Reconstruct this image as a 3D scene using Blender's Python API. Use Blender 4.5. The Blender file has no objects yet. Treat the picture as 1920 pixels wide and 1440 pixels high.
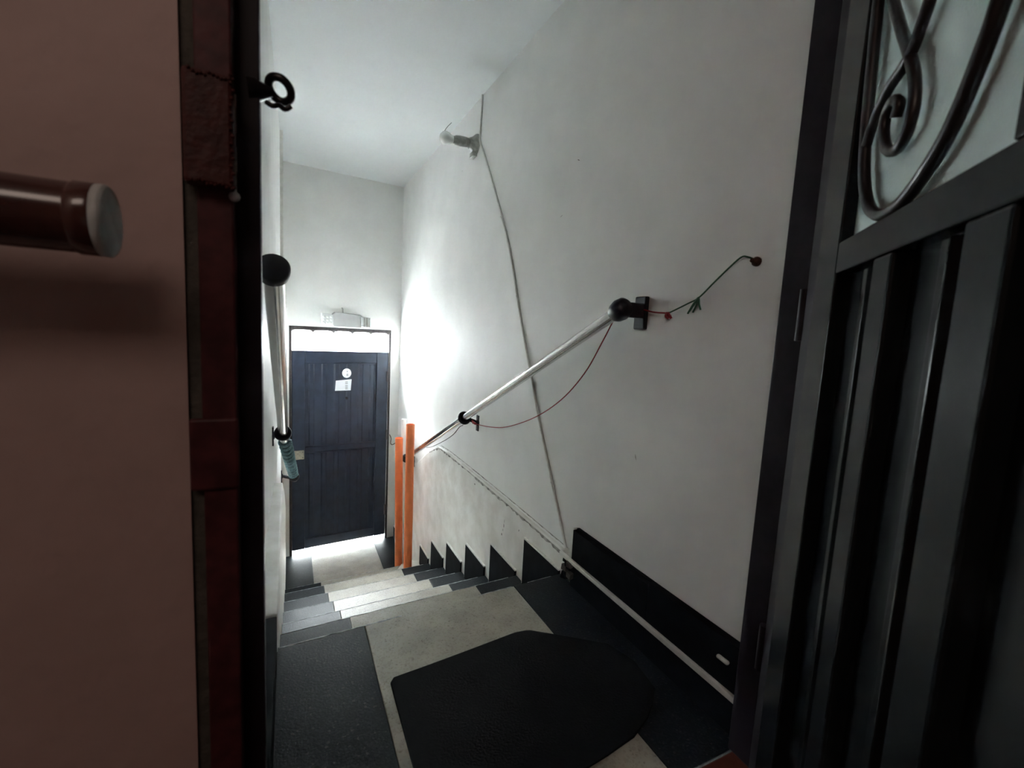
import bpy, bmesh, math, random
from mathutils import Vector, Matrix
random.seed(7)
S = bpy.context.scene
COL = S.collection

# ------------------------------------------------------------------ camera
YAW, PITCH, ROLL, FPX = .4589, -.1118, .0526, 851.5
cy, sy, cp, sp = math.cos(YAW), math.sin(YAW), math.cos(PITCH), math.sin(PITCH)
fw = Vector((sy*cp, cy*cp, sp)); rt = Vector((cy, -sy, 0)); up = rt.cross(fw)
r2 = rt*math.cos(ROLL) + up*math.sin(ROLL); u2 = up*math.cos(ROLL) - rt*math.sin(ROLL)
cd = bpy.data.cameras.new('camera'); cam = bpy.data.objects.new('camera', cd); COL.objects.link(cam)
m = Matrix.Identity(4)
for i in range(3):
    m[i][0], m[i][1], m[i][2] = r2[i], u2[i], -fw[i]
m.translation = Vector((.0326, -1.3663, .9362))
cam.matrix_world = m
cd.sensor_width = 36; cd.lens = FPX/1920*36; cd.clip_start = .01; cd.clip_end = 200
cd.dof.use_dof = True; cd.dof.focus_distance = 3.0; cd.dof.aperture_fstop = 6.3
S.camera = cam

# ------------------------------------------------------------------ world, lights, exposure
SKY = 212.0
w = bpy.data.worlds.new('sky'); S.world = w; w.use_nodes = True
bg = w.node_tree.nodes['Background']
bg.inputs[0].default_value = (.88, .97, 1.0, 1); bg.inputs[1].default_value = SKY
S.view_settings.view_transform = 'Standard'; S.view_settings.look = 'None'
S.view_settings.gamma = 1; S.view_settings.use_curve_mapping = False
S.view_settings.exposure = 0.0
S.cycles.sample_clamp_indirect = 0; S.cycles.max_bounces = 14; S.cycles.diffuse_bounces = 10; S.cycles.blur_glossy = 1.0
S.cycles.caustics_reflective = False

def area(name, loc, rot, sx, sz, power, col=(1, 1, 1), portal=False):
    l = bpy.data.lights.new(name, 'AREA'); l.shape = 'RECTANGLE'; l.size = sx; l.size_y = sz
    l.energy = power; l.color = col
    if portal: l.cycles.is_portal = True
    o = bpy.data.objects.new(name, l); COL.objects.link(o); o.location = loc; o.rotation_euler = rot
    return o
DA = math.atan(.0997)                       # the street wall is slightly out of square
def E(u, d=0.0, z=0.0):                     # point on the street wall: u along it, d out of the room
    return Vector((u*math.cos(DA) - d*math.sin(DA), 3.0452 + u*math.sin(DA) + d*math.cos(DA), z))
area('transom_portal', E(.48, .13, .78), (-math.pi/2, 0, DA), .86, .18, 1, portal=True)
area('door_gap_portal', E(.48, .13, -1.17), (-math.pi/2, 0, DA), .86, .07, 1, portal=True)
hall = area('hall_lamp', (-.66, -1.95, 2.18), (math.radians(42), 0, 0), .9, .70, 6.8, (1, .80, .68))

# ------------------------------------------------------------------ materials
def mat(name, col, rough=.6, metal=0, noise=0.0, nscale=20, bump=0.0, bscale=60, spec=.5, col2=None, trans=0, emis=0, coat=0, detail=4):
    M = bpy.data.materials.new(name); M.use_nodes = True
    nt = M.node_tree; b = nt.nodes['Principled BSDF']
    b.inputs['Base Color'].default_value = (*col, 1)
    b.inputs['Roughness'].default_value = rough; b.inputs['Metallic'].default_value = metal
    b.inputs['Specular IOR Level'].default_value = spec
    b.inputs['Transmission Weight'].default_value = trans
    b.inputs['Coat Weight'].default_value = coat
    tc = nt.nodes.new('ShaderNodeTexCoord')
    if noise or col2:
        n = nt.nodes.new('ShaderNodeTexNoise'); n.inputs['Scale'].default_value = nscale; n.inputs['Detail'].default_value = detail
        nt.links.new(tc.outputs['Object'], n.inputs['Vector'])
        cr = nt.nodes.new('ShaderNodeValToRGB')
        c2 = col2 if col2 else tuple(max(0, c*(1-noise)) for c in col)
        cr.color_ramp.elements[0].position = .38; cr.color_ramp.elements[1].position = .62
        cr.color_ramp.elements[0].color = (*c2, 1); cr.color_ramp.elements[1].color = (*col, 1)
        nt.links.new(n.outputs['Fac'], cr.inputs['Fac']); nt.links.new(cr.outputs['Color'], b.inputs['Base Color'])
    if bump:
        n2 = nt.nodes.new('ShaderNodeTexNoise'); n2.inputs['Scale'].default_value = bscale; n2.inputs['Detail'].default_value = 5
        nt.links.new(tc.outputs['Object'], n2.inputs['Vector'])
        bp = nt.nodes.new('ShaderNodeBump'); bp.inputs['Strength'].default_value = bump; bp.inputs['Distance'].default_value = .004
        nt.links.new(n2.outputs['Fac'], bp.inputs['Height']); nt.links.new(bp.outputs['Normal'], b.inputs['Normal'])
    return M

def terrazzo(name, base, chip, chip2, rough, spec=.12):
    M = bpy.data.materials.new(name); M.use_nodes = True
    nt = M.node_tree; b = nt.nodes['Principled BSDF']; b.inputs['Specular IOR Level'].default_value = spec
    tc = nt.nodes.new('ShaderNodeTexCoord')
    v = nt.nodes.new('ShaderNodeTexVoronoi'); v.inputs['Scale'].default_value = 210
    nt.links.new(tc.outputs['Object'], v.inputs['Vector'])
    sep = nt.nodes.new('ShaderNodeSeparateColor'); nt.links.new(v.outputs['Color'], sep.inputs['Color'])
    cr = nt.nodes.new('ShaderNodeValToRGB'); cr.color_ramp.interpolation = 'CONSTANT'
    e = cr.color_ramp.elements; e[0].position = 0; e[0].color = (*base, 1); e[1].position = .72; e[1].color = (*chip, 1)
    x = e.new(.975); x.color = (*chip2, 1)
    nt.links.new(sep.outputs['Red'], cr.inputs['Fac'])
    n = nt.nodes.new('ShaderNodeTexNoise'); n.inputs['Scale'].default_value = 9; n.inputs['Detail'].default_value = 6
    nt.links.new(tc.outputs['Object'], n.inputs['Vector'])
    mx = nt.nodes.new('ShaderNodeMixRGB'); mx.blend_type = 'MULTIPLY'; mx.inputs[0].default_value = .5
    cr2 = nt.nodes.new('ShaderNodeValToRGB'); cr2.color_ramp.elements[0].color = (.55, .55, .55, 1); cr2.color_ramp.elements[1].color = (1, 1, 1, 1)
    cr2.color_ramp.elements[0].position = .35; cr2.color_ramp.elements[1].position = .65
    nt.links.new(n.outputs['Fac'], cr2.inputs['Fac'])
    nt.links.new(cr.outputs['Color'], mx.inputs[1]); nt.links.new(cr2.outputs['Color'], mx.inputs[2])
    nt.links.new(mx.outputs[0], b.inputs['Base Color'])
    mp = nt.nodes.new('ShaderNodeMapRange'); mp.inputs[3].default_value = rough-.08; mp.inputs[4].default_value = rough+.12
    nt.links.new(n.outputs['Fac'], mp.inputs[0]); nt.links.new(mp.outputs[0], b.inputs['Roughness'])
    n3 = nt.nodes.new('ShaderNodeTexNoise'); n3.inputs['Scale'].default_value = 160; n3.inputs['Detail'].default_value = 3
    nt.links.new(tc.outputs['Object'], n3.inputs['Vector'])
    bp = nt.nodes.new('ShaderNodeBump'); bp.inputs['Strength'].default_value = .25; bp.inputs['Distance'].default_value = .003
    nt.links.new(n3.outputs['Fac'], bp.inputs['Height']); nt.links.new(bp.outputs['Normal'], b.inputs['Normal'])
    return M

M_wall = mat('white_wall_paint', (.78, .78, .765), .62, noise=.045, nscale=5, bump=.18, bscale=45)
M_dado = mat('worn_dado_paint', (.76, .75, .72), .55, col2=(.66, .64, .60), nscale=9, bump=.3, bscale=40, detail=8)
M_ceil = mat('ceiling_paint', (.72, .745, .75), .7, noise=.02, nscale=4, bump=.08, bscale=60)
M_beige = mat('beige_pink_wall_paint', (.46, .33, .31), .6, noise=.10, nscale=7, bump=.25, bscale=50)
M_hall = mat('hall_plaster', (.76, .68, .64), .7, noise=.1, nscale=5)
M_cement = mat('grey_cement_filler', (.085, .075, .062), .85, noise=.3, nscale=60, bump=.6, bscale=120)
M_blk = terrazzo('black_terrazzo', (.010, .013, .016), (.016, .020, .023), (.034, .036, .036), .36)
M_bge = terrazzo('beige_terrazzo', (.42, .39, .33), (.37, .34, .28), (.29, .265, .215), .36, .3)
M_skirt = mat('black_skirting_tile', (.009, .010, .013), .6, spec=.03, noise=.4, nscale=15, bump=.1, bscale=30)
M_plast = mat('plaster_lip', (.72, .71, .68), .8, noise=.15, nscale=80, bump=.5, bscale=120)
M_maroon = mat('maroon_metal_paint', (.085, .021, .024), .5, spec=.25, noise=.45, nscale=40, bump=.15, bscale=70)
M_weld = mat('bare_weld_metal', (.55, .50, .50), .45, noise=.3, nscale=90, bump=.5, bscale=150)
M_dkbox = mat('dark_maroon_box_paint', (.066, .014, .012), .5, spec=.25, noise=.4, nscale=60, bump=.35, bscale=90)
M_char = mat('charcoal_gloss_paint', (.010, .012, .013), .26, spec=.13, noise=.15, nscale=30, bump=.03, bscale=50)
M_jamb = mat('black_frame_paint', (.017, .012, .017), .45, spec=.2, noise=.2, nscale=40)
M_bars = mat('black_iron_bar', (.016, .012, .012), .35, bump=.1, bscale=80)
M_navy = mat('dark_navy_door_paint', (.024, .034, .060), .42, noise=.25, nscale=14, bump=.06, bscale=40)
M_frame1 = mat('dark_brown_frame_paint', (.050, .040, .042), .45, noise=.4, nscale=60, bump=.3, bscale=90)
M_steel = mat('polished_steel_tube', (.62, .61, .60), .22, metal=1, noise=.06, nscale=25)
M_blkpl = mat('black_plastic', (.014, .016, .024), .42, noise=.1, nscale=40)
M_orange = mat('orange_pvc', (.86, .22, .07), .5, noise=.12, nscale=12)
M_pvc = mat('white_pvc', (.82, .82, .80), .4, noise=.03, nscale=20)
M_cable = mat('off_white_cable', (.74, .74, .71), .5, noise=.08, nscale=40)
M_race = mat('white_raceway', (.72, .71, .67), .45, noise=.12, nscale=30)
M_bulb = mat('bulb_glass_white', (.86, .88, .86), .25, noise=.02)
M_porc = mat('aged_grey_porcelain', (.44, .44, .42), .35, noise=.3, nscale=50)
M_lamp = mat('aged_grey_plastic', (.50, .51, .51), .45, noise=.05)
M_head = mat('white_lamp_plastic', (.64, .65, .65), .45)
M_paper = mat('white_paper', (.82, .84, .88), .6, noise=.04, nscale=25)
M_print = mat('faded_grey_print', (.42, .43, .46), .7, noise=.2, nscale=300)
M_tape = mat('cream_metal_plate', (.40, .37, .28), .5, noise=.25, nscale=60)
M_red = mat('red_cord', (.30, .022, .030), .6, noise=.2, nscale=200)
M_green = mat('green_cord', (.020, .085, .045), .6, noise=.2, nscale=200)
M_dkcord = mat('dark_thin_cable', (.03, .025, .025), .5)
M_teal = mat('teal_rope', (.17, .29, .32), .65, noise=.35, nscale=120)
M_matr = mat('black_rubber_mat', (.004, .004, .005), .8, spec=.1, noise=.25, nscale=90, bump=.25, bscale=200)
M_wood = mat('rosewood_laminate', (.060, .016, .012), .20, col2=(.035, .009, .008), nscale=14, coat=.4)
M_cap = mat('grey_metal_cap', (.50, .53, .53), .5, metal=.0, noise=.2, nscale=60)
M_redtile = mat('red_clay_tile', (.12, .030, .019), .45, spec=.2, noise=.25, nscale=30, bump=.1, bscale=60)
M_grout = mat('dark_grout', (.07, .06, .055), .9, noise=.2)
M_conc = mat('pale_pavement_concrete', (.44, .44, .43), .8, noise=.2, nscale=4, bump=.3)
M_iron = mat('dark_forged_iron', (.03, .028, .03), .3, metal=.7, noise=.3, nscale=80, bump=.3, bscale=90)
M_rust = mat('rust_brown', (.10, .045, .03), .8, noise=.4, nscale=120)

Mg = bpy.data.materials.new('frosted_textured_glass'); Mg.use_nodes = True
nt = Mg.node_tree; b = nt.nodes['Principled BSDF']
b.inputs['Base Color'].default_value = (.70, .84, .84, 1); b.inputs['Roughness'].default_value = .38
b.inputs['Transmission Weight'].default_value = .15; b.inputs['IOR'].default_value = 1.45
tcn = nt.nodes.new('ShaderNodeTexCoord'); vo = nt.nodes.new('ShaderNodeTexVoronoi'); vo.inputs['Scale'].default_value = 330
nt.links.new(tcn.outputs['Object'], vo.inputs['Vector'])
bp = nt.nodes.new('ShaderNodeBump'); bp.inputs['Strength'].default_value = .5; bp.inputs['Distance'].default_value = .0015
nt.links.new(vo.outputs['Distance'], bp.inputs['Height']); nt.links.new(bp.outputs['Normal'], b.inputs['Normal'])

# ------------------------------------------------------------------ mesh helpers
class MB:
    def __init__(s): s.v = []; s.f = []; s.sm = []
    def add(s, vs, fs, smooth=False):
        o = len(s.v); s.v += [tuple(x) for x in vs]; s.f += [tuple(i+o for i in f) for f in fs]; s.sm += [smooth]*len(fs); return s
    def box(s, x0, x1, y0, y1, z0, z1):
        return s.hexa([(x0, y0), (x1, y0), (x1, y1), (x0, y1)], z0, z1)
    def hexa(s, poly, z0, z1):             # vertical prism over a CCW plan polygon
        n = len(poly)
        vs = [(p[0], p[1], z0) for p in poly] + [(p[0], p[1], z1) for p in poly]
        fs = [tuple(range(n-1, -1, -1)), tuple(range(n, 2*n))] + [(i, (i+1) % n, n+(i+1) % n, n+i) for i in range(n)]
        return s.add(vs, fs)
    def prism_x(s, poly, x0, x1):          # polygon in (y,z), pushed along x
        n = len(poly)
        vs = [(x0, p[0], p[1]) for p in poly] + [(x1, p[0], p[1]) for p in poly]
        fs = [tuple(range(n-1, -1, -1)), tuple(range(n, 2*n))] + [(i, (i+1) % n, n+(i+1) % n, n+i) for i in range(n)]
        return s.add(vs, fs)
    def prism_y(s, poly, y0, y1):          # polygon in (x,z), pushed along y
        n = len(poly)
        vs = [(p[0], y0, p[1]) for p in poly] + [(p[0], y1, p[1]) for p in poly]
        fs = [tuple(range(n)), tuple(range(2*n-1, n-1, -1))] + [((i+1) % n, i, n+i, n+(i+1) % n) for i in range(n)]
        return s.add(vs, fs)
    def tube(s, pts, r, n=10, caps=True, closed=False):
        pts = [Vector(p) for p in pts]; N = len(pts)
        rs = r if isinstance(r, (list, tuple)) else [r]*N
        prev = None; rings = []
        for i, p in enumerate(pts):
            if closed: t = pts[(i+1) % N] - pts[i-1]
            else: t = pts[min(i+1, N-1)] - pts[max(i-1, 0)]
            t.normalize()
            if prev is None:
                a = Vector((0, 0, 1)) if abs(t.z) < .9 else Vector((1, 0, 0))
                nrm = t.cross(a).normalized()
            else:
                nrm = (prev - t*prev.dot(t)).normalized()
            prev = nrm; bi = t.cross(nrm)
            rings.append([p + (nrm*math.cos(2*math.pi*k/n) + bi*math.sin(2*math.pi*k/n))*rs[i] for k in range(n)])
        vs = [v for rg in rings for v in rg]; fs = []
        M = N if closed else N-1
        for i in range(M):
            j = (i+1) % N
            for k in range(n):
                fs.append((i*n+k, i*n+(k+1) % n, j*n+(k+1) % n, j*n+k))
        s.add(vs, fs, True)
        if caps and not closed:
            s.add(rings[0], [tuple(range(n-1, -1, -1))]); s.add(rings[-1], [tuple(range(n))])
        return s
    def lathe(s, a, d, prof, n=20):        # profile of (distance along d, radius) from point a
        a = Vector(a); d = Vector(d).normalized()
        return s.tube([a + d*p[0] for p in prof], [max(p[1], 1e-4) for p in prof], n)
    def ring(s, c, ax, R, r, n=20, m=8, arc=2*math.pi, start=0):
        c = Vector(c); ax = Vector(ax).normalized()
        a = Vector((0, 0, 1)) if abs(ax.z) < .9 else Vector((1, 0, 0))
        e1 = ax.cross(a).normalized(); e2 = ax.cross(e1)
        full = arc > 6.2
        k = n if full else n+1
        return s.tube([c + (e1*math.cos(start+arc*i/n) + e2*math.sin(start+arc*i/n))*R for i in range(k)], r, m, closed=full)
    def build(s, name, m, parent=None, bevel=0, smooth=None):
        me = bpy.data.meshes.new(name); me.from_pydata(s.v, [], s.f)
        me.polygons.foreach_set('use_smooth', s.sm)
        bm = bmesh.new(); bm.from_mesh(me); bmesh.ops.recalc_face_normals(bm, faces=bm.faces); bm.to_mesh(me); bm.free()
        me.materials.append(m)
        o = bpy.data.objects.new(name, me); COL.objects.link(o)
        if parent: o.parent = parent
        if bevel:
            b_ = o.modifiers.new('bevel', 'BEVEL'); b_.width = bevel; b_.segments = 2; b_.limit_method = 'ANGLE'
        return o
def tag(o, label=None, cat=None, group=None, kind=None):
    if label: o['label'] = label
    if cat: o['category'] = cat
    if group: o['group'] = group
    if kind: o['kind'] = kind
    return o
def struct(o, label, cat): return tag(o, label, cat, kind='structure')
def empty(name, loc=(0, 0, 0), rz=0):
    o = bpy.data.objects.new(name, None); COL.objects.link(o); o.location = loc; o.rotation_euler = (0, 0, rz); o.empty_display_size = .05
    return o
def smooth_path(pts, n=6):                 # Catmull-Rom through the points
    P = [Vector(p) for p in pts]; P = [P[0]*2-P[1]] + P + [P[-1]*2-P[-2]]; out = []
    for i in range(1, len(P)-2):
        for k in range(n):
            t = k/n; a, b_, c, d = P[i-1], P[i], P[i+1], P[i+2]
            out.append(.5*((2*b_) + (c-a)*t + (2*a-5*b_+4*c-d)*t*t + (3*b_-a-3*c+d)*t**3))
    return out + [P[-2]]

# ------------------------------------------------------------------ measures (metres)
XR = 1.012                                  # upper face of the right wall
XD = .9964                                  # face of its thicker lower part
XL = .2429; XB = .7823                      # edges of the pale centre strip
Q = .06                                     # the nosings are slightly skewed
YK = [0, .3675, .731, 1.0925, 1.4498, 1.8024, 2.1162]
ZK = [0, -.2004, -.3924, -.5575, -.711, -.8583, -1.0046]
ZF = -1.2061
HC = 2.252
def xl_wall(y): return -.065 + (y+.745)*.0132   # left wall face, not quite parallel
YF0, YF1 = -.80, -.745                      # hall wall with the doorway

# ------------------------------------------------------------------ shell
mb = MB(); mb.hexa([(xl_wall(YF1)-.12, YF1), (xl_wall(YF1), YF1), (xl_wall(3.3), 3.3), (xl_wall(3.3)-.12, 3.3)], ZF-.1, HC+.02)
struct(mb.build('wall_left', M_wall), 'white painted stair wall on the left behind the maroon jamb', 'wall')
mb = MB(); mb.box(XR, XR+.12, YF1, 3.3, ZF-.1, HC+.02)
wr = struct(mb.build('wall_right', M_wall), 'tall white stair wall on the right carrying the cable and handrail', 'wall')
mb = MB()
def ewall(u0, u1, z0, z1): mb.hexa([E(u0)[:2], E(u1)[:2], E(u1, .1)[:2], E(u0, .1)[:2]], z0, z1)
ewall(-.12, .03, ZF-.1, HC+.02); ewall(.925, 1.12, ZF-.1, HC+.02); ewall(.03, .925, .90, HC+.02)
struct(mb.build('wall_end', M_wall), 'white end wall around and above the dark street door', 'wall')
mb = MB(); mb.box(-.25, 1.2, YF1, 3.4, HC, HC+.1)
struct(mb.build('ceiling', M_ceil), 'flat white ceiling over the stairwell', 'ceiling')

mb = MB(); mb.box(-1.1, -.062, YF0, YF1, 0, 2.3); mb.box(1.012, 2.1, YF0, YF1, 0, 2.3); mb.box(-.062, 1.012, YF0, YF1, 2.1, 2.3)
struct(mb.build('wall_front', M_beige), 'beige pink wall beside the doorway, left of the maroon jamb', 'wall')
mb = MB(); mb.box(-.0625, -.049, YF0+.004, YF1, 0, 2.1)
struct(mb.build('trim_1', M_cement), 'grey cement strip between the beige wall and the maroon jamb', 'trim')
for nm, a in (('wall_back', (-1.1, 2.1, -3.1, -3.0)), ('wall_hall_left', (-1.2, -1.1, -3.1, YF1)), ('wall_hall_right', (2.1, 2.2, -3.1, YF1))):
    mb = MB(); mb.box(*a, 0, 2.3); struct(mb.build(nm, M_hall), {'wall_back': 'plain hall wall behind the viewer', 'wall_hall_left': 'plain hall wall at the far left of the hall', 'wall_hall_right': 'plain hall wall beyond the open glazed door'}[nm], 'wall')
mb = MB(); mb.box(-1.2, 2.2, -3.1, YF1, 2.25, 2.35)
struct(mb.build('ceiling', M_hall), 'plain ceiling over the hall outside the doorway', 'ceiling')

# hall floor: red clay tiles
fl = MB(); fl.box(-1.2, 2.2, -3.1, -.752, -.1, -.006); fl = fl.build('floor', M_grout)
struct(fl, 'dark grout bed under the red hall tiles', 'floor')
tm = MB(); tm.box(-.147, .147, -.147, .147, -.012, 0); tile0 = None
for j in range(6):
    for i in range(6):
        x = .30*i - .15 + .15; y = -.752-.15-.30*j
        if tile0 is None: t = tile0 = tm.build('tile', M_redtile, fl, bevel=.003)
        else: t = tile0.copy(); COL.objects.link(t)
        t.location = (x-.0, y, 0)

# landing floor
fl = MB(); fl.hexa([(-.07, -.75), (XR, -.75), (XR, 0), (0, -.02), (-.07, -.02)], -.2, -.03); fl = fl.build('floor', M_blk)
struct(fl, 'landing floor at the stair head, black and beige terrazzo', 'floor')
def slab(x0, x1, y0, yn0, yn1, z, m, parent, name, th=.03):  # one terrazzo slab
    b_ = MB(); b_.hexa([(x0, y0), (x1, y0), (x1, yn1), (x0, yn0)], z-th, z)
    return b_.build(name, m, parent, bevel=.002)
XW0, XW1 = 0.0, XD
g = .0004
o = slab(-.07, XL-g, -.75, -.0+Q*0, Q*XL, 0, M_blk, fl, 'floor_slab'); tag(o, 'black terrazzo slab on the left')
# pale slab with a chipped nosing
b_ = MB(); edge = [(XB-g, Q*XB), (.62, .037), (.575, .035), (.53, .033), (.482, .029), (.455, .022), (.43, .004), (.41, .003), (.395, .012), (.36, .0205), (XL+g, Q*XL)]
b_.hexa([(XL+g, -.75), (XB-g, -.75)] + edge, -.03, 0); tag(b_.build('floor_slab', M_bge, fl, bevel=.003), 'beige terrazzo slab in the middle with a chipped edge')
o = slab(XB+g, XD, -.75, Q*XB, Q*XD, 0, M_blk, fl, 'floor_slab'); tag(o, 'black terrazzo slab on the right')

# stairs
st = empty('staircase', (0, 0, 0))
tag(st, 'straight flight of black and beige terrazzo steps going down to the street door', 'staircase', kind='structure')
for k in range(1, 7):
    y0 = YK[k-1]-.03; yn = YK[k]
    for a, c, mm in ((XW0, XL-g, M_blk), (XL+g, XB-g, M_bge), (XB+g, XD, M_blk if k < 6 else M_bge)):
        slab(a, c, y0, yn+Q*a, yn+Q*c, ZK[k], mm, st, 'tread')
for k in range(0, 7):
    zt = ZK[k]-.03; zb = ZK[k+1]-.03 if k < 6 else ZF
    y = YK[k]-.022
    for a, c, mm in ((XW0, XL-g, M_blk), (XL+g, XB-g, M_bge), (XB+g, XD, M_blk)):
        b_ = MB(); b_.hexa([(a, y-.02+Q*a), (c, y-.02+Q*c), (c, y+Q*c), (a, y+Q*a)], zb, zt); b_.build('riser', mm, st)
b_ = MB()
for k in range(1, 7): b_.hexa([(XW0, YK[k-1]-.05), (XD, YK[k-1]-.05), (XD, YK[k]-.045), (XW0, YK[k]-.045)], ZF-.1, ZK[k]-.031)
b_.build('stair_core', M_cement, st)
M_wear = mat('worn_pale_nosing', (.52, .53, .53), .6, col2=(.20, .21, .215), nscale=45)
def worn_edge(a, c, yk, z, parent, seed, wmax):
    r_ = random.Random(seed); n = max(6, int((c-a)*60)); b_ = MB(); prev = None
    for i in range(n+1):
        x = a+(c-a)*i/n; wd = wmax*r_.uniform(.25, 1); y = yk+Q*x
        cur = [(x, y-wd, z+.0006), (x, y+.0006, z+.0006), (x, y+.0006, z-wd*.8), (x, y-wd, z-.004)]
        if prev: b_.add(prev+cur, [(0, 1, 5, 4), (1, 2, 6, 5), (2, 3, 7, 6), (3, 0, 4, 7)])
        prev = cur
    b_.build('worn_edge', M_wear, parent)
worn_edge(.004, .36, 0, 0, fl, 1, .006); worn_edge(.64, XB-.01, 0, 0, fl, 2, .004); worn_edge(XB+.06, .95, 0, 0, fl, 3, .002)
for k in range(1, 7): worn_edge(.004, .95, YK[k], ZK[k], st, 10+k, .0042)
# broken cement corner on the lowest tread
b_ = MB(); b_.add([(.80, 2.10, ZK[6]), (.86, 2.19, ZK[6]), (.95, 2.20, ZK[6]), (XD, 2.16, ZK[6]), (XD, 2.0, ZK[6]), (.9, 2.03, ZK[6]),
                   (.86, 2.14, ZK[6]+.014), (.93, 2.16, ZK[6]+.03), (XD, 2.13, ZK[6]+.034), (XD, 2.05, ZK[6]+.018), (.91, 2.08, ZK[6]+.012)],
    [(0, 1, 6), (1, 2, 7, 6), (2, 3, 8, 7), (3, 4, 9, 8), (4, 5, 10, 9), (5, 0, 6, 10), (6, 7, 10), (7, 8, 9, 10), (0, 5, 4, 3, 2, 1)], True)
tag(b_.build('cement_patch', M_dado, st), 'rough beige cement patch at the corner of the lowest step')

# lower floor
fl = MB(); fl.hexa([(-.1, 2.05), (1.1, 2.05), E(1.2)[:2], E(-.1)[:2]], ZF-.1, ZF-.03); fl = fl.build('floor', M_blk)
struct(fl, 'small black and beige terrazzo floor in front of the street door', 'floor')
for a, c, mm in ((-.04, XL-.03-g, M_blk), (XL-.03+g, XB-g, M_bge), (XB+g, XR, M_blk)):
    b_ = MB(); b_.hexa([(a, 2.09), (c, 2.09), (c, 3.0452+.0997*c+.1), (a, 3.0452+.0997*a+.1)], ZF-.03, ZF); b_.build('floor_slab', mm, fl, bevel=.002)
fl = MB(); fl.box(-8, 9, 3.16, 9.6, ZF-.2, ZF-.03)
struct(fl.build('floor', M_conc), 'pale street pavement outside the door, seen through the gaps', 'floor')
b_ = MB(); b_.box(-12, 13, 9.5, 10.5, ZF-.2, 3.65); struct(b_.build('wall_street', M_conc), 'house wall on the far side of the street', 'wall')

# thicker lower wall on both sides, its ledge following the flight
bot = ZF-.05
b_ = MB(); b_.prism_x([(.03, bot), (3.13, bot), (3.13, -.62), (2.3144, -.195), (1.95, .005), (1.7384, .092), (1.4963, .104), (1.05, .108), (.6, .106), (.03, .098)], XD, XR+.01)
t2 = struct(b_.build('trim_2', M_dado, bevel=.004), 'thick worn plaster band low on the right wall above the black stepped tiles', 'trim')
M_grime = mat('grimy_plaster_edge', (.50, .48, .45), .8, col2=(.15, .14, .13), nscale=22, detail=8)
def grime(path, x, wd, seed):
    r_ = random.Random(seed); P_ = smooth_path([(x, a, c) for a, c in path], 14); b_ = MB(); prev = None
    for p in P_:
        h_ = wd*r_.uniform(.25, 1)
        cur = [(x-.0006, p.y, p.z), (x-.0006, p.y, p.z-h_), (x+.003, p.y, p.z-h_), (x+.003, p.y, p.z)]
        if prev: b_.add(prev+cur, [(0, 1, 5, 4), (1, 2, 6, 5), (2, 3, 7, 6), (3, 0, 4, 7)])
        prev = cur
    b_.build('grimy_edge', M_grime, t2)
LEDGE = [(.035, .090), (.3, .094), (.6, .098), (1.05, .100), (1.4963, .097), (1.72, .085), (1.95, .0)]
grime(LEDGE, XD, .016, 5)
grime([(a, c+.022) for a, c in LEDGE[:6]], XR, .007, 6)
b_ = MB(); b_.prism_x([(-.02, bot), (3.06, bot), (3.06, -.75), (2.2, -.32), (1.2, .10), (.6, .115), (-.02, .118)], -.07, .001)
struct(b_.build('trim_3', M_dado, bevel=.006), 'thick plaster band low on the left wall beside the steps', 'trim')

r_ = random.Random(9)
for y, z, w_, h_ in ((.592, -.025, .004, .020), (.600, -.050, .003, .012), (.612, -.078, .008, .012), (.590, -.002, .002, .016), (.43, .02, .005, .010), (1.0, .055, .012, .008)):
    b_ = MB(); n = 7; b_.prism_x([(y+w_*.6*math.cos(6.283*i/n)*r_.uniform(.6, 1.2), z+h_*.6*math.sin(6.283*i/n)*r_.uniform(.6, 1.2)) for i in range(n)], XD-.0006, XD+.002)
    b_.build('paint_chip', M_cement, t2)
for y, z, a in ((.15, 1.595, .5), (-.29, .5685, 1.2), (.25, 1.41, -.3), (1.48, 1.93, .2)):
    b_ = MB(); dy, dz = .010*math.cos(a), .010*math.sin(a)
    b_.prism_x([(y-dy, z-dz), (y+.0015, z-.001), (y+dy, z+dz), (y-.0008, z+.0015)], XR-.0006, XR+.002); b_.build('scuff', M_grime, wr)

# skirting tiles
bb = MB(); bb.box(XD+.004, XR, YF1, -.0214, 0, .222); bb = bb.build('baseboard_right', M_skirt)
struct(bb, 'black skirting along the right wall of landing and stairs', 'baseboard')
def skirt_tile(y0, y1, z0, z1, lip=True):
    b_ = MB(); b_.box(XD-.012, XD+.006, y0, y1, z0, z1); b_.build('skirting_tile', M_skirt, bb, bevel=.001)
    if lip:
        b_ = MB(); b_.box(XD-.010, XD+.006, y0, y1, z1, z1+.007); b_.box(XD-.010, XD+.006, y1, y1+.006, z0, z1+.007)
        b_.build('plaster_edge', M_plast, bb)
skirt_tile(YF1, -.42, 0, .224, False); skirt_tile(-.417, -.0214, 0, .218, False)
b_ = MB(); b_.box(XD-.008, XD+.012, -.0214, -.014, .10, .222); b_.build('plaster_edge', M_plast, bb)
for k in range(1, 7):
    y1 = YK[k]-.0728+Q*XD; y0 = YK[k-1]+Q*XD+.004
    skirt_tile(y0, y1, ZK[k], ZK[k]+(.2119 if k < 6 else .18))
skirt_tile(2.30, 3.12, ZF, ZF+.12)
bl = MB(); bl.box(-.066, .0, YF1, -.035, 0, .120); bl = bl.build('baseboard_left', M_skirt, bevel=.002)
struct(bl, 'black skirting at the foot of the left landing wall', 'baseboard')

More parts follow.
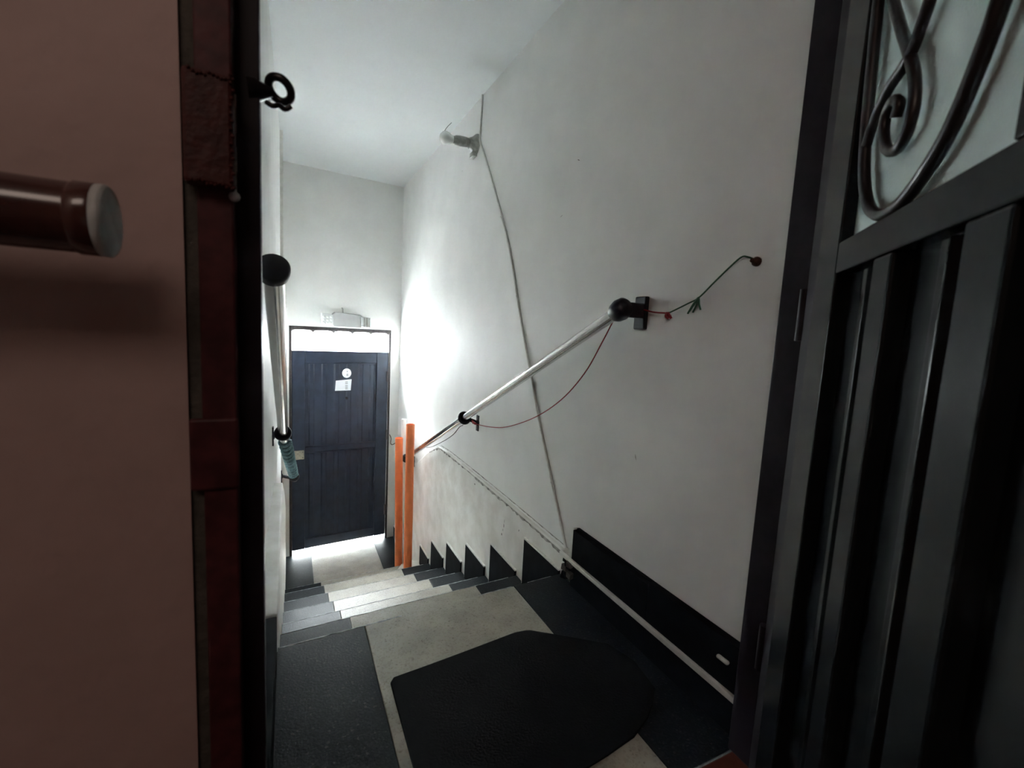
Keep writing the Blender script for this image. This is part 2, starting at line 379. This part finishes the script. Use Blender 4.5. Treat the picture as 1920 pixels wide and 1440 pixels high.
# ------------------------------------------------------------------ street door
dr = empty('door_1', E(0), DA); struct(dr, 'dark navy sheet metal street door with pressed ribs at the foot of the stairs', 'door')
TOPZ, LT, LB = .90, .685, -1.163
b_ = MB(); b_.box(.03, .052, -.006, .055, ZF, TOPZ); b_.build('frame_post', M_frame1, dr, bevel=.002)
b_ = MB(); b_.box(.905, .925, -.006, .055, ZF, TOPZ); b_.build('frame_post', M_frame1, dr, bevel=.002)
b_ = MB(); b_.box(.052, .905, -.006, .055, .868, TOPZ); hd = b_.build('frame_head', M_frame1, dr, bevel=.002)
b_ = MB()                                            # scalloped ironwork along the top of the transom
us = [.052, .225, .40, .565, .735, .905]
for i in range(5):
    a, c = us[i], us[i+1]; n = 10
    poly = [(a, .8682), (c, .8682)] + [(c-(c-a)*t/n, .868-.020*abs(2*t/n-1)**5) for t in range(n+1)]
    b_.prism_y(poly[::-1], .01, .022)
b_.build('scalloped_edge', M_frame1, hd)
leaf = MB(); leaf.box(.053, .9035, .020, .032, LB, LT); leaf = leaf.build('door_sheet', M_navy, dr)
for a, c in ((.053, .160), (.795, .9035)):
    b_ = MB(); b_.box(a, c, .002, .034, LB, LT); b_.build('stile', M_navy, dr, bevel=.004)
for z0, z1 in ((LT-.105, LT), (-.245, -.195), (LB, LB+.09)):
    b_ = MB(); b_.box(.161, .794, .004, .034, z0, z1); b_.build('rail', M_navy, dr, bevel=.004)
for z0, z1 in ((-.180, .565), (LB+.105, -.262)):
    for i in range(6):
        u = .215+.108*i
        for du, wd, dp in ((0, .052, .011),):
            b_ = MB(); b_.hexa([(u+du-wd/2, .020), (u+du-wd/4, dp), (u+du+wd/4, dp), (u+du+wd/2, .020)][::1], z0, z1); b_.build('rib', M_navy, dr)
b_ = MB(); b_.box(.058, .152, -.010, .004, -.302, -.218); lk = b_.build('lock_plate', M_tape, dr, bevel=.004); tag(lk, 'cream coloured lock plate')
for z in (-.235, -.285):
    b_ = MB(); b_.lathe((.14, -.010, z), (0, -1, 0), [(0, .004), (.002, .004), (.003, .001)], 8); b_.build('screw', M_frame1, lk)
for z in (.45, -.13, -.9):
    b_ = MB(); b_.tube([(.899, -.008, z-.05), (.899, -.008, z+.05)], .010, 8); b_.build('hinge', M_frame1, dr)

# papers on the door
def on_door(name, lab, cat, poly, y, th, m):
    b_ = MB(); b_.prism_y(poly, y-th, y); o = b_.build(name, m); o.location = E(0); o.rotation_euler = (0, 0, DA); return tag(o, lab, cat)
pp = on_door('paper_notice', 'white rectangular paper sheet taped to the dark street door', 'paper', [(.415, .318), (.556, .320), (.563, .425), (.422, .413)], .0095, .0015, M_paper)
b_ = MB()
for z in (.40, .385, .365, .35, .335): b_.box(.505, .528, .0068, .0078, z-.005, z+.004)
b_.build('printed_lines', M_print, pp)
stc = on_door('round_sticker', 'round white sticker above the paper sheet on the street door', 'sticker',
        [(.518+.041*math.cos(2*math.pi*i/24), .482+.044*math.sin(2*math.pi*i/24)) for i in range(24)], .0095, .0012, M_paper)
b_ = MB(); b_.box(.515, .532, .007, .0082, .455, .478); b_.box(.517, .528, .007, .0082, .490, .506); b_.build('printed_mark', M_print, stc)
pk = MB(); pk.lathe((.52, .02, .245), (0, -1, 0), [(0, .012), (.014, .012), (.016, .007)], 12); pk = pk.build('peephole', M_iron, dr)

# emergency light above the door
el = empty('emergency_light', E(.49, 0, .905), DA); tag(el, 'white twin head emergency light on the end wall above the street door', 'light')
b_ = MB(); b_.prism_y([(-.11, 0), (.16, 0), (.16, .095), (.13, .122), (-.09, .137), (-.12, .11)][::1], -.065, -.001); b_.build('body', M_lamp, el, bevel=.008)
b_ = MB(); b_.tube([(-.02, -.03, .133), (-.022, -.03, .165), (-.03, -.03, .178)], .006, 8); b_.build('cable_gland', M_porc, el)
for sx, uu in ((-1, -.155), (1, .178)):
    h = MB(); h.prism_y([(uu-.048, .02), (uu+.048, .012), (uu+.040, .112), (uu-.056, .120)] if sx < 0 else [(uu-.040, .012), (uu+.050, .006), (uu+.040, .100), (uu-.050, .106)], -.085, -.03)
    h = h.build('lamp_head', M_head, el, bevel=.006)
    for i in range(3):
        for j in range(3):
            if sx < 0:
                b_ = MB(); b_.lathe((uu-.036+.030*i, -.084, .032+.028*j), (0, -1, 0), [(0, .011), (.004, .011), (.008, .006), (.009, .001)], 8); b_.build('lens', M_bulb, h)
    if sx > 0:
        for dx in (-.022, .004, .028):
            b_ = MB(); b_.box(uu+dx-.004, uu+dx+.004, -.092, -.084, .012, .098); b_.build('fin', M_porc, h)

# ------------------------------------------------------------------ maroon left jamb with strike boxes
jb = MB(); jb.box(-.050, -.0185, -.802, YF1, 0, 2.1); jb = jb.build('trim_4', M_maroon, bevel=.002)
struct(jb, 'dark maroon steel door jamb on the left of the doorway', 'door frame')
b_ = MB(); b_.box(-.0185, .0045, -.772, YF1, 0, 2.1); b_.build('door_stop', M_jamb, jb, bevel=.0015)
for z0, z1, x0, mm in ((1.064, 1.170, -.0585, M_dkbox), (.752, .83, -.0615, M_maroon)):
    b_ = MB(); b_.box(x0, -.0165, -.818 if z0 > 1 else -.8065, -.800, z0, z1); sb = b_.build('strike_box', mm, jb, bevel=.004 if z0 > 1 else .0058)
    if z0 > 1:
        w_ = MB()
        for i in range(16):
            x = -.0165+random.uniform(-.002, .001); z = z0 + (z1-z0)*i/15
            w_.lathe((x, -.8185, z), (0, -1, 0), [(-.002, .0015), (0, .0022), (.0012, .0005)], 6)
        for i in range(12):
            x = -.052 + .036*i/11
            for zz in (z0+.002, z1-.004):
                w_.lathe((x, -.8185, zz+random.uniform(-.002, .002)), (0, -1, 0), [(-.002, .001), (0, .0018), (.001, .0005)], 6)
        tag(w_.build('weld_bead', M_dkbox, sb), 'rough weld along the edges')
b_ = MB(); b_.lathe((-.0175, -.803, 1.060), (.1, -1, .1), [(-.004, .003), (0, .0055), (.003, .004), (.005, .001)], 10); tag(b_.build('weld_bead', M_weld, jb), 'pale blob of bare weld')
b_ = MB()
zz = 1.06
while zz < 1.15: b_.box(-.0178, -.0160+random.uniform(0, .0012), -.8028, -.8005, zz, zz+.012); zz += .0125
tag(b_.build('paint_chip', M_weld, jb), 'pale bare metal where the paint is chipped')
b_ = MB(); b_.box(.951, XR, -.80, YF1, 0, 2.1); struct(b_.build('trim_5', M_jamb, bevel=.002), 'black steel jamb on the right that the glazed door hangs on', 'door frame')

hs = empty('hasp_ring', (.005, -.76, 1.18)); tag(hs, 'small black padlock ring sticking out of the maroon jamb', 'hasp')
b_ = MB(); b_.ring((.0190, -.010, .0085), (.40, .60, .69), .0122, .0044, 24, 8); b_.build('ring', M_iron, hs)
b_ = MB(); b_.lathe((-.012, -.006, .002), (1, 0, .15), [(0, .013), (.008, .012), (.018, .007), (.024, .005)], 10); b_.build('staple_post', M_iron, hs)
b_ = MB(); b_.tube(smooth_path([(.006, -.010, -.008), (.012, -.014, -.012), (.018, -.012, -.009), (.024, -.010, -.011), (.03, -.01, -.006)], 4), .0028, 6); b_.build('wire_scrap', M_iron, hs)

# wall-mounted rosewood tube on the beige wall
tb = empty('wooden_handrail', (-.1005, -.876, 1.009)); tag(tb, 'dark rosewood tube rail with grey end cap on the beige wall', 'handrail')
b_ = MB(); b_.lathe((-.004, 0, 0), (-1, 0, 0), [(0, .0280), (.001, .0284), (.013, .0284), (.0142, .0274), (.0150, .0270), (.0160, .0270), (.03, .0270), (.06, .0270), (.74, .0270), (.8, .0270)], 48); b_.build('tube', M_wood, tb)
b_ = MB(); b_.lathe((-.006, 0, 0), (1, 0, 0), [(0, .0250), (.001, .0280), (.006, .0286), (.0075, .0284), (.0090, .0268), (.0095, .0262), (.0096, .012), (.0096, .001)], 48); b_.build('end_cap', M_cap, tb)
for x in (-.30, -.72):
    b_ = MB(); b_.tube([(x, .0, -.02), (x, .03, -.03), (x, .0755, -.03)], .008, 10); b_.lathe((x, .0755, -.03), (0, -1, 0), [(0, .03), (.006, .03), (.008, .02)], 20); b_.build('bracket', M_iron, tb)

# ------------------------------------------------------------------ glazed metal door standing open on the right
DL = empty('door_2', (.935, -.79, 0), math.radians(225)); struct(DL, 'charcoal metal door with frosted glass and scrollwork standing open at the right', 'door')
b_ = MB(); b_.box(.018, .118, .012, .040, .02, 2.06); b_.build('hinge_flange', M_jamb, DL, bevel=.002)
for z in (.3, 1.0, 1.75):
    b_ = MB(); b_.tube([(.012, .012, z-.05), (.012, .012, z+.05)], .010, 10); b_.build('hinge', M_jamb, DL)
b_ = MB(); b_.box(.116, .215, 0, .036, .02, 2.06); b_.build('stile', M_char, DL, bevel=.0025)
b_ = MB(); b_.box(.585, .655, 0, .036, 1.0985, 2.06); b_.build('stile', M_char, DL, bevel=.0025)
b_ = MB(); b_.box(.800, .90, 0, .036, .02, 2.06); b_.build('stile', M_char, DL, bevel=.0025)
for z0, z1, a, c in ((1.052, 1.098, .2155, .7995), (2.0, 2.06, .2155, .5845), (2.0, 2.06, .6555, .7995), (.02, .14, .2155, .7995)):
    b_ = MB(); b_.box(a, c, 0, .036, z0, z1); b_.build('rail', M_char, DL, bevel=.0025)
cuts = [(.215, .352), (.404, .538), (.600, .735)]
for a, c in ((.352, .404), (.538, .600), (.735, .800)):
    b_ = MB(); b_.box(a, c, .0005, .036, .1405, 1.0515); b_.build('mullion', M_char, DL, bevel=.004)
for a, c in cuts:
    b_ = MB(); b_.box(a, c, .022, .030, .14, 1.052); pn = b_.build('panel', M_char, DL)
    r0 = a+(c-a)*.60
    b_ = MB(); b_.hexa([(r0-.012, .022), (r0, .010), (r0+.014, .010), (r0+.026, .022)], .14, 1.048); b_.build('rib', M_char, pn, bevel=.002)
b_ = MB(); b_.box(.208, .592, .018, .023, 1.094, 2.004); tag(b_.build('glass_pane', Mg, DL), 'pale green frosted glass pane')
b_ = MB(); b_.box(.655, .80, .018, .030, 1.098, 2.0); b_.build('panel', M_char, DL)
sc = empty('scrollwork', (0, 0, 0)); sc.parent = DL
def bar(pts, r=.0065):
    b_ = MB(); b_.tube(smooth_path([(p[0], .006, p[1]) for p in pts], 6), r, 10); b_.build('scroll_bar', M_bars, sc)
bar([(.40, 1.97), (.30, 1.85), (.245, 1.70), (.226, 1.55), (.230, 1.429), (.240, 1.32), (.252, 1.228), (.270, 1.168), (.300, 1.127), (.341, 1.1065), (.379, 1.105), (.409, 1.111), (.448, 1.129), (.473, 1.146), (.490, 1.165), (.502, 1.182), (.515, 1.204), (.527, 1.228), (.545, 1.29), (.556, 1.38), (.558, 1.55), (.54, 1.70), (.49, 1.85), (.41, 1.97)], .0075)
bar([(.232, 1.50), (.262, 1.44), (.284, 1.393), (.322, 1.337), (.357, 1.288), (.380, 1.252), (.391, 1.218), (.386, 1.192), (.368, 1.178), (.346, 1.181), (.327, 1.194), (.313, 1.220), (.317, 1.241), (.333, 1.246), (.350, 1.234), (.346, 1.220)])
bar([(.47, 1.60), (.455, 1.48), (.425, 1.385), (.394, 1.321), (.381, 1.302), (.366, 1.284), (.345, 1.276), (.317, 1.272), (.295, 1.262), (.272, 1.243), (.258, 1.222)])

# ------------------------------------------------------------------ handrails
def rail_bracket(parent, c, wall_x, zplate, d):
    b_ = MB()
    b_.ring(c, d, .029, .010, 20, 8)
    sgn = 1 if wall_x > c[0] else -1
    b_.tube([(c[0]+sgn*.026, c[1], c[2]-.008), (wall_x-sgn*.006, c[1], zplate)], .011, 10)
    b_.lathe((wall_x, c[1], zplate), (-sgn, 0, 0), [(0, .019), (.009, .019), (.012, .012)], 16)
    b_.box(wall_x-.007 if sgn > 0 else wall_x, wall_x if sgn > 0 else wall_x+.007, c[1]-.014, c[1]+.014, zplate-.048, zplate+.042)
    b_.build('bracket', M_blkpl, parent)
A = Vector((.926, -.27, 1.0235)); Bp = Vector((.926, 2.43, -.184)); d = (Bp-A).normalized()
hr = empty('steel_handrail', A); tag(hr, 'steel tube handrail sloping down the right wall in black brackets', 'handrail')
b_ = MB(); b_.tube([(0, 0, 0), Bp-A], .019, 20); b_.build('tube', M_steel, hr)
b_ = MB(); b_.lathe(d*.035, -d, [(0, .024), (.012, .030), (.032, .0335), (.052, .030), (.062, .020), (.065, .002)], 24); b_.build('end_cap', M_blkpl, hr)
b_ = MB(); b_.box(.018, XR-.926, -.020, .016, -.022, .022); b_.box(XR-.926-.016, XR-.926, -.024, .024, -.056, .044); b_.build('bracket', M_blkpl, hr, bevel=.004)
for y in (1.03, 2.40):
    t = (y-A.y)/(Bp.y-A.y); c = A.lerp(Bp, t)-A
    rail_bracket(hr, c, XR-.926 if y < 2 else XD-.926, c.z-.03, d)
A2 = Vector((.0034, -.27, 1.039)); C2 = Vector((.0042, 1.03, .4013)); B2 = Vector((.0662, 2.43, -.275))
hl = empty('steel_handrail', A2); tag(hl, 'steel tube handrail on the left wall with a round black end cap', 'handrail')
b_ = MB(); b_.tube([(0, 0, 0), C2-A2, B2-A2], .0215, 20); b_.build('tube', M_steel, hl)
d2 = (C2-A2).normalized()
b_ = MB(); b_.lathe(d2*.012, -d2, [(0, .0305), (.012, .0325), (.026, .0325), (.030, .030), (.031, .001)], 28); b_.build('end_cap', M_blkpl, hl)
d3 = (B2-C2).normalized()
b_ = MB(); b_.lathe(B2-A2-d3*.01, d3, [(0, .024), (.02, .026), (.022, .001)], 20); b_.build('end_cap', M_blkpl, hl)
rail_bracket(hl, C2-A2, xl_wall(1.03)-A2.x, C2.z-A2.z-.01, d2)
c = C2.lerp(B2, .93); rail_bracket(hl, c-A2, xl_wall(c.y)-A2.x, c.z-A2.z+.01, d3)
pts = []; N = 420
e1 = d3.cross(Vector((0, 0, 1))).normalized(); e2 = d3.cross(e1)
for i in range(N+1):
    t = .10+.80*i/N; a = 2*math.pi*12*i/N
    pts.append(C2.lerp(B2, t) + (e1*math.cos(a)+e2*math.sin(a))*.0265)
b_ = MB(); b_.tube(pts, .0082, 6); tag(b_.build('rope', M_teal), 'teal rope wound in a spiral around the lower end of the left handrail', 'rope')

# ------------------------------------------------------------------ cords and cables on the right wall
def cord(name, lab, cat, pts, r, m, parts=()):
    b_ = MB(); b_.tube(smooth_path(pts), r, 8); o = b_.build(name, m)
    for nm, mm, ps, rr in parts:
        c_ = MB()
        for q in ps: c_.tube(smooth_path(q, 3), rr, 6)
        c_.build(nm, mm, o)
    return tag(o, lab, cat)
X = 1.005
cord('cord', 'dark green cord tied to a rusty wall anchor at the right end of the handrail', 'cord',
     [(X+.004, -.634, 1.136), (X, -.618, 1.143), (X-.002, -.602, 1.1445), (X-.004, -.5754, 1.125), (X-.005, -.533, 1.090), (X-.006, -.490, 1.054), (X-.006, -.4526, 1.0388), (X-.005, -.3877, 1.0156)], .0022, M_green,
     [('frayed_end', M_green, [[(X-.006, -.490, 1.055), (X-.01, -.486, 1.045), (X-.010, -.466, 1.018)], [(X-.006, -.488, 1.052), (X-.012, -.490, 1.035), (X-.012, -.480, 1.015)], [(X-.008, -.492, 1.052), (X-.01, -.497, 1.036), (X-.010, -.503, 1.022)], [(X-.006, -.488, 1.054), (X-.01, -.478, 1.038), (X-.012, -.463, 1.012)]], .0026)])
b_ = MB(); b_.lathe((XR, -.640, 1.130), (-1, .1, .1), [(0, .011), (.008, .011), (.012, .006), (.02, .005)], 10); tag(b_.build('wall_anchor', M_rust), 'rusty screw anchor in the right wall holding the green cord', 'anchor')
cord('cord', 'short red cord knotted to the green cord above the handrail cap', 'cord',
     [(X-.005, -.385, 1.0150), (X-.004, -.3774, 1.0157), (X-.006, -.3236, 1.0197), (X-.01, -.262, 1.033)], .0024, M_red,
     [('knot', M_red, [[(X-.005, -.388, 1.016), (X-.012, -.392, 1.010), (X-.006, -.398, 1.005)], [(X-.005, -.380, 1.016), (X-.013, -.386, 1.006), (X-.008, -.392, 1.000)], [(X-.006, -.39, 1.012), (X-.012, -.396, 1.009), (X-.008, -.402, 1.0)]], .0042)])
cord('cord', 'dark red cord sagging in a long loop below the right handrail', 'cord',
     [(.948, -.235, 1.003), (.95, -.2061, .990), (.95, -.1593, .9245), (.952, -.0679, .8103), (.954, .0747, .6944), (.955, .2723, .5889), (.956, .5232, .4974), (.956, .7087, .4555), (.956, .9286, .4269), (.965, .995, .425)], .0021, M_red,
     [('knot', M_red, [[(.956, .93, .427), (.95, .95, .432), (.958, .97, .424)], [(.956, .955, .425), (.952, .97, .436), (.96, .985, .43)]], .0065)])
cord('cord', 'thin dark cable hanging under the lower half of the right handrail', 'cord',
     [(.945, 1.10, .385), (.957, 1.1948, .352), (.958, 1.3065, .2805), (.96, 1.5187, .1846), (.96, 1.791, .0791), (.958, 1.9756, .030), (.95, 2.08, .010)], .0022, M_dkcord)
CX = XR-.004
cb = cord('wall_cable', 'off white cable running down the right wall from the ceiling to the landing', 'cable',
     [(CX, 1.172, HC), (CX, 1.173, 2.19), (CX, 1.180, 2.06), (CX, 1.176, 2.00), (CX, 1.10, 1.905), (CX, 1.0544, 1.8402), (CX, .926, 1.6684), (CX, .7272, 1.366), (CX, .5362, .9741), (CX, .401, .7147), (CX, .290, .5087), (CX, .168, .3012), (CX, .055, .105), (CX-.01, .035, .06)], .0062, M_cable)
b_ = MB()
for y, z in ((.83, 1.52), (.60, 1.11), (.30, .525), (.185, .33)): b_ = MB(); b_.ring((CX, y, z), (0, -.5, 1), .0070, .0022, 12, 6); b_.build('cable_clip', M_cable, cb)
b_ = MB(); b_.box(XD-.024, XD-.0125, -.74, .045, .092, .107); b_.box(XD-.013, XR, .036, .05, .085, .112)
tag(b_.build('cable_raceway', M_race, bevel=.002), 'straight white cable raceway along the black skirting of the landing', 'raceway')
b_ = MB(); b_.box(xl_wall(2.38)-.002, xl_wall(2.38)+.020, 2.36, 2.395, -.6, HC-.002); tag(b_.build('wall_conduit', M_race, bevel=.002), 'narrow white vertical conduit on the left wall near the street door', 'conduit')
# broken corner of the ledge, with loose bits
bk = empty('broken_masonry', (XD, .0, 0)); tag(bk, 'broken dark masonry chunks at the stair head under the white cable', 'rubble')
rnd = random.Random(3)
for (dx, y, z, s_) in ((-.012, -.010, .070, .026), (-.020, -.028, .085, .020), (-.012, .012, .055, .022), (-.018, .002, .030, .026), (-.02, -.032, .045, .022), (-.010, .022, .078, .014)):
    b_ = MB(); vs = []; 
    for a in (-1, 1):
        for b2 in (-1, 1):
            for c2 in (-1, 1): vs.append((dx+a*s_*.45*rnd.uniform(.7, 1.2), y+b2*s_*.6*rnd.uniform(.7, 1.2), z+c2*s_*.5*rnd.uniform(.7, 1.2)))
    b_.add(vs, [(0, 1, 3, 2), (4, 6, 7, 5), (0, 4, 5, 1), (2, 3, 7, 6), (0, 2, 6, 4), (1, 5, 7, 3)]); b_.build('chunk', M_skirt if rnd.random() < .7 else M_cement, bk)
b_ = MB(); b_.box(XD-.024, XD-.0125, -.705, -.672, .170, .179); tag(b_.build('plaster_scrap', M_plast, bevel=.004), 'small pale plaster scrap on the skirting beside the right jamb', 'scrap')

# ------------------------------------------------------------------ wall lamp
lp = empty('wall_lamp', (XR, 1.245, 2.010)); tag(lp, 'bare white bulb in a grey lampholder on the right wall beside the cable', 'lamp')
b_ = MB(); b_.lathe((0, 0, 0), (-1, 0, 0), [(0, .058), (.010, .056), (.020, .046), (.034, .034), (.045, .030)], 24); b_.build('base', M_porc, lp)
b_ = MB(); b_.lathe((-.044, 0, .001), (-1, 0, -.04), [(0, .024), (.03, .027), (.06, .028), (.085, .025), (.09, .021), (.10, .020)], 20); b_.build('socket', M_porc, lp)
b_ = MB(); b_.lathe((-.140, 0, -.003), (-1, 0, -.05), [(0, .019), (.012, .022), (.026, .031), (.045, .037), (.062, .034), (.075, .022), (.081, .006), (.0815, .0005)], 24); b_.build('bulb', M_bulb, lp)
b_ = MB(); b_.tube(smooth_path([(-.195, 0, .030), (-.18, 0, .055), (-.155, 0, .085)], 4), .0016, 6); b_.build('wire', M_dkcord, lp)
b_ = MB(); b_.box(-.030, -.004, -.03, .03, -.075, -.045); b_.build('mount_tab', M_porc, lp, bevel=.004)

# ------------------------------------------------------------------ pipes
def pipe(name, lab, x, y, x1, y1, z0, z1, r, m, grp=None):
    b_ = MB(); o = empty(name, (x, y, z0)); tag(o, lab, 'pipe', grp)
    n = 24; a = Vector((0, 0, 0)); c = Vector((x1-x, y1-y, z1-z0))
    b_ = MB(); b_.tube([a, c], r, n, caps=False); b_.tube([c, a+(c-a)*.02], r-.004, n, caps=False)
    vs = []; fs = []
    for k in range(n):
        t = 2*math.pi*k/n
        vs += [c+Vector((math.cos(t)*r, math.sin(t)*r, 0)), c+Vector((math.cos(t)*(r-.004), math.sin(t)*(r-.004), 0))]
    for k in range(n): j = (k+1) % n; fs.append((2*k, 2*j, 2*j+1, 2*k+1))
    b_.add(vs, fs); b_.build('pipe_wall', m, o)
pipe('plastic_pipe', 'taller orange plastic pipe standing on the lowest step against the right wall', .8605, 1.98, .852, 1.98, ZK[6]+.001, .213, .0315, M_orange)
pipe('plastic_pipe', 'shorter orange plastic pipe standing on the floor beside the street door', .874, 2.35, .850, 2.35, ZF, .022, .0315, M_orange)
pipe('plastic_pipe', 'white plastic pipe standing behind the two orange pipes', .945, 2.50, .925, 2.52, ZF, .145, .024, M_pvc)
cord('door_chain', 'thin dark wire hooked to the wall between door and orange pipe', 'wire',
     [E(.93, -.01, -.13), E(.945, -.012, -.17), E(.94, -.015, -.215), E(.955, -.015, -.235), E(.985, -.008, -.225), E(1.0, -.005, -.21)], .0035, M_rust)

# ------------------------------------------------------------------ mat
poly = [(.2696, -.2583), (.2678, -.5137), (.268, -.635), (.30, -.665), (.6111, -.6604), (.6744, -.6532), (.7635, -.6392), (.8309, -.6107), (.8719, -.5836), (.9161, -.5445), (.9336, -.4438), (.908, -.3526), (.7843, -.258), (.715, -.2075), (.70, -.2026), (.6641, -.1993), (.4883, -.221), (.3736, -.2341), (.2811, -.2429)]
b_ = MB(); b_.hexa(poly, .0005, .0075); tag(b_.build('doormat', M_matr, bevel=.002), 'black rubber doormat with cut corners lying on the landing floor', 'mat')
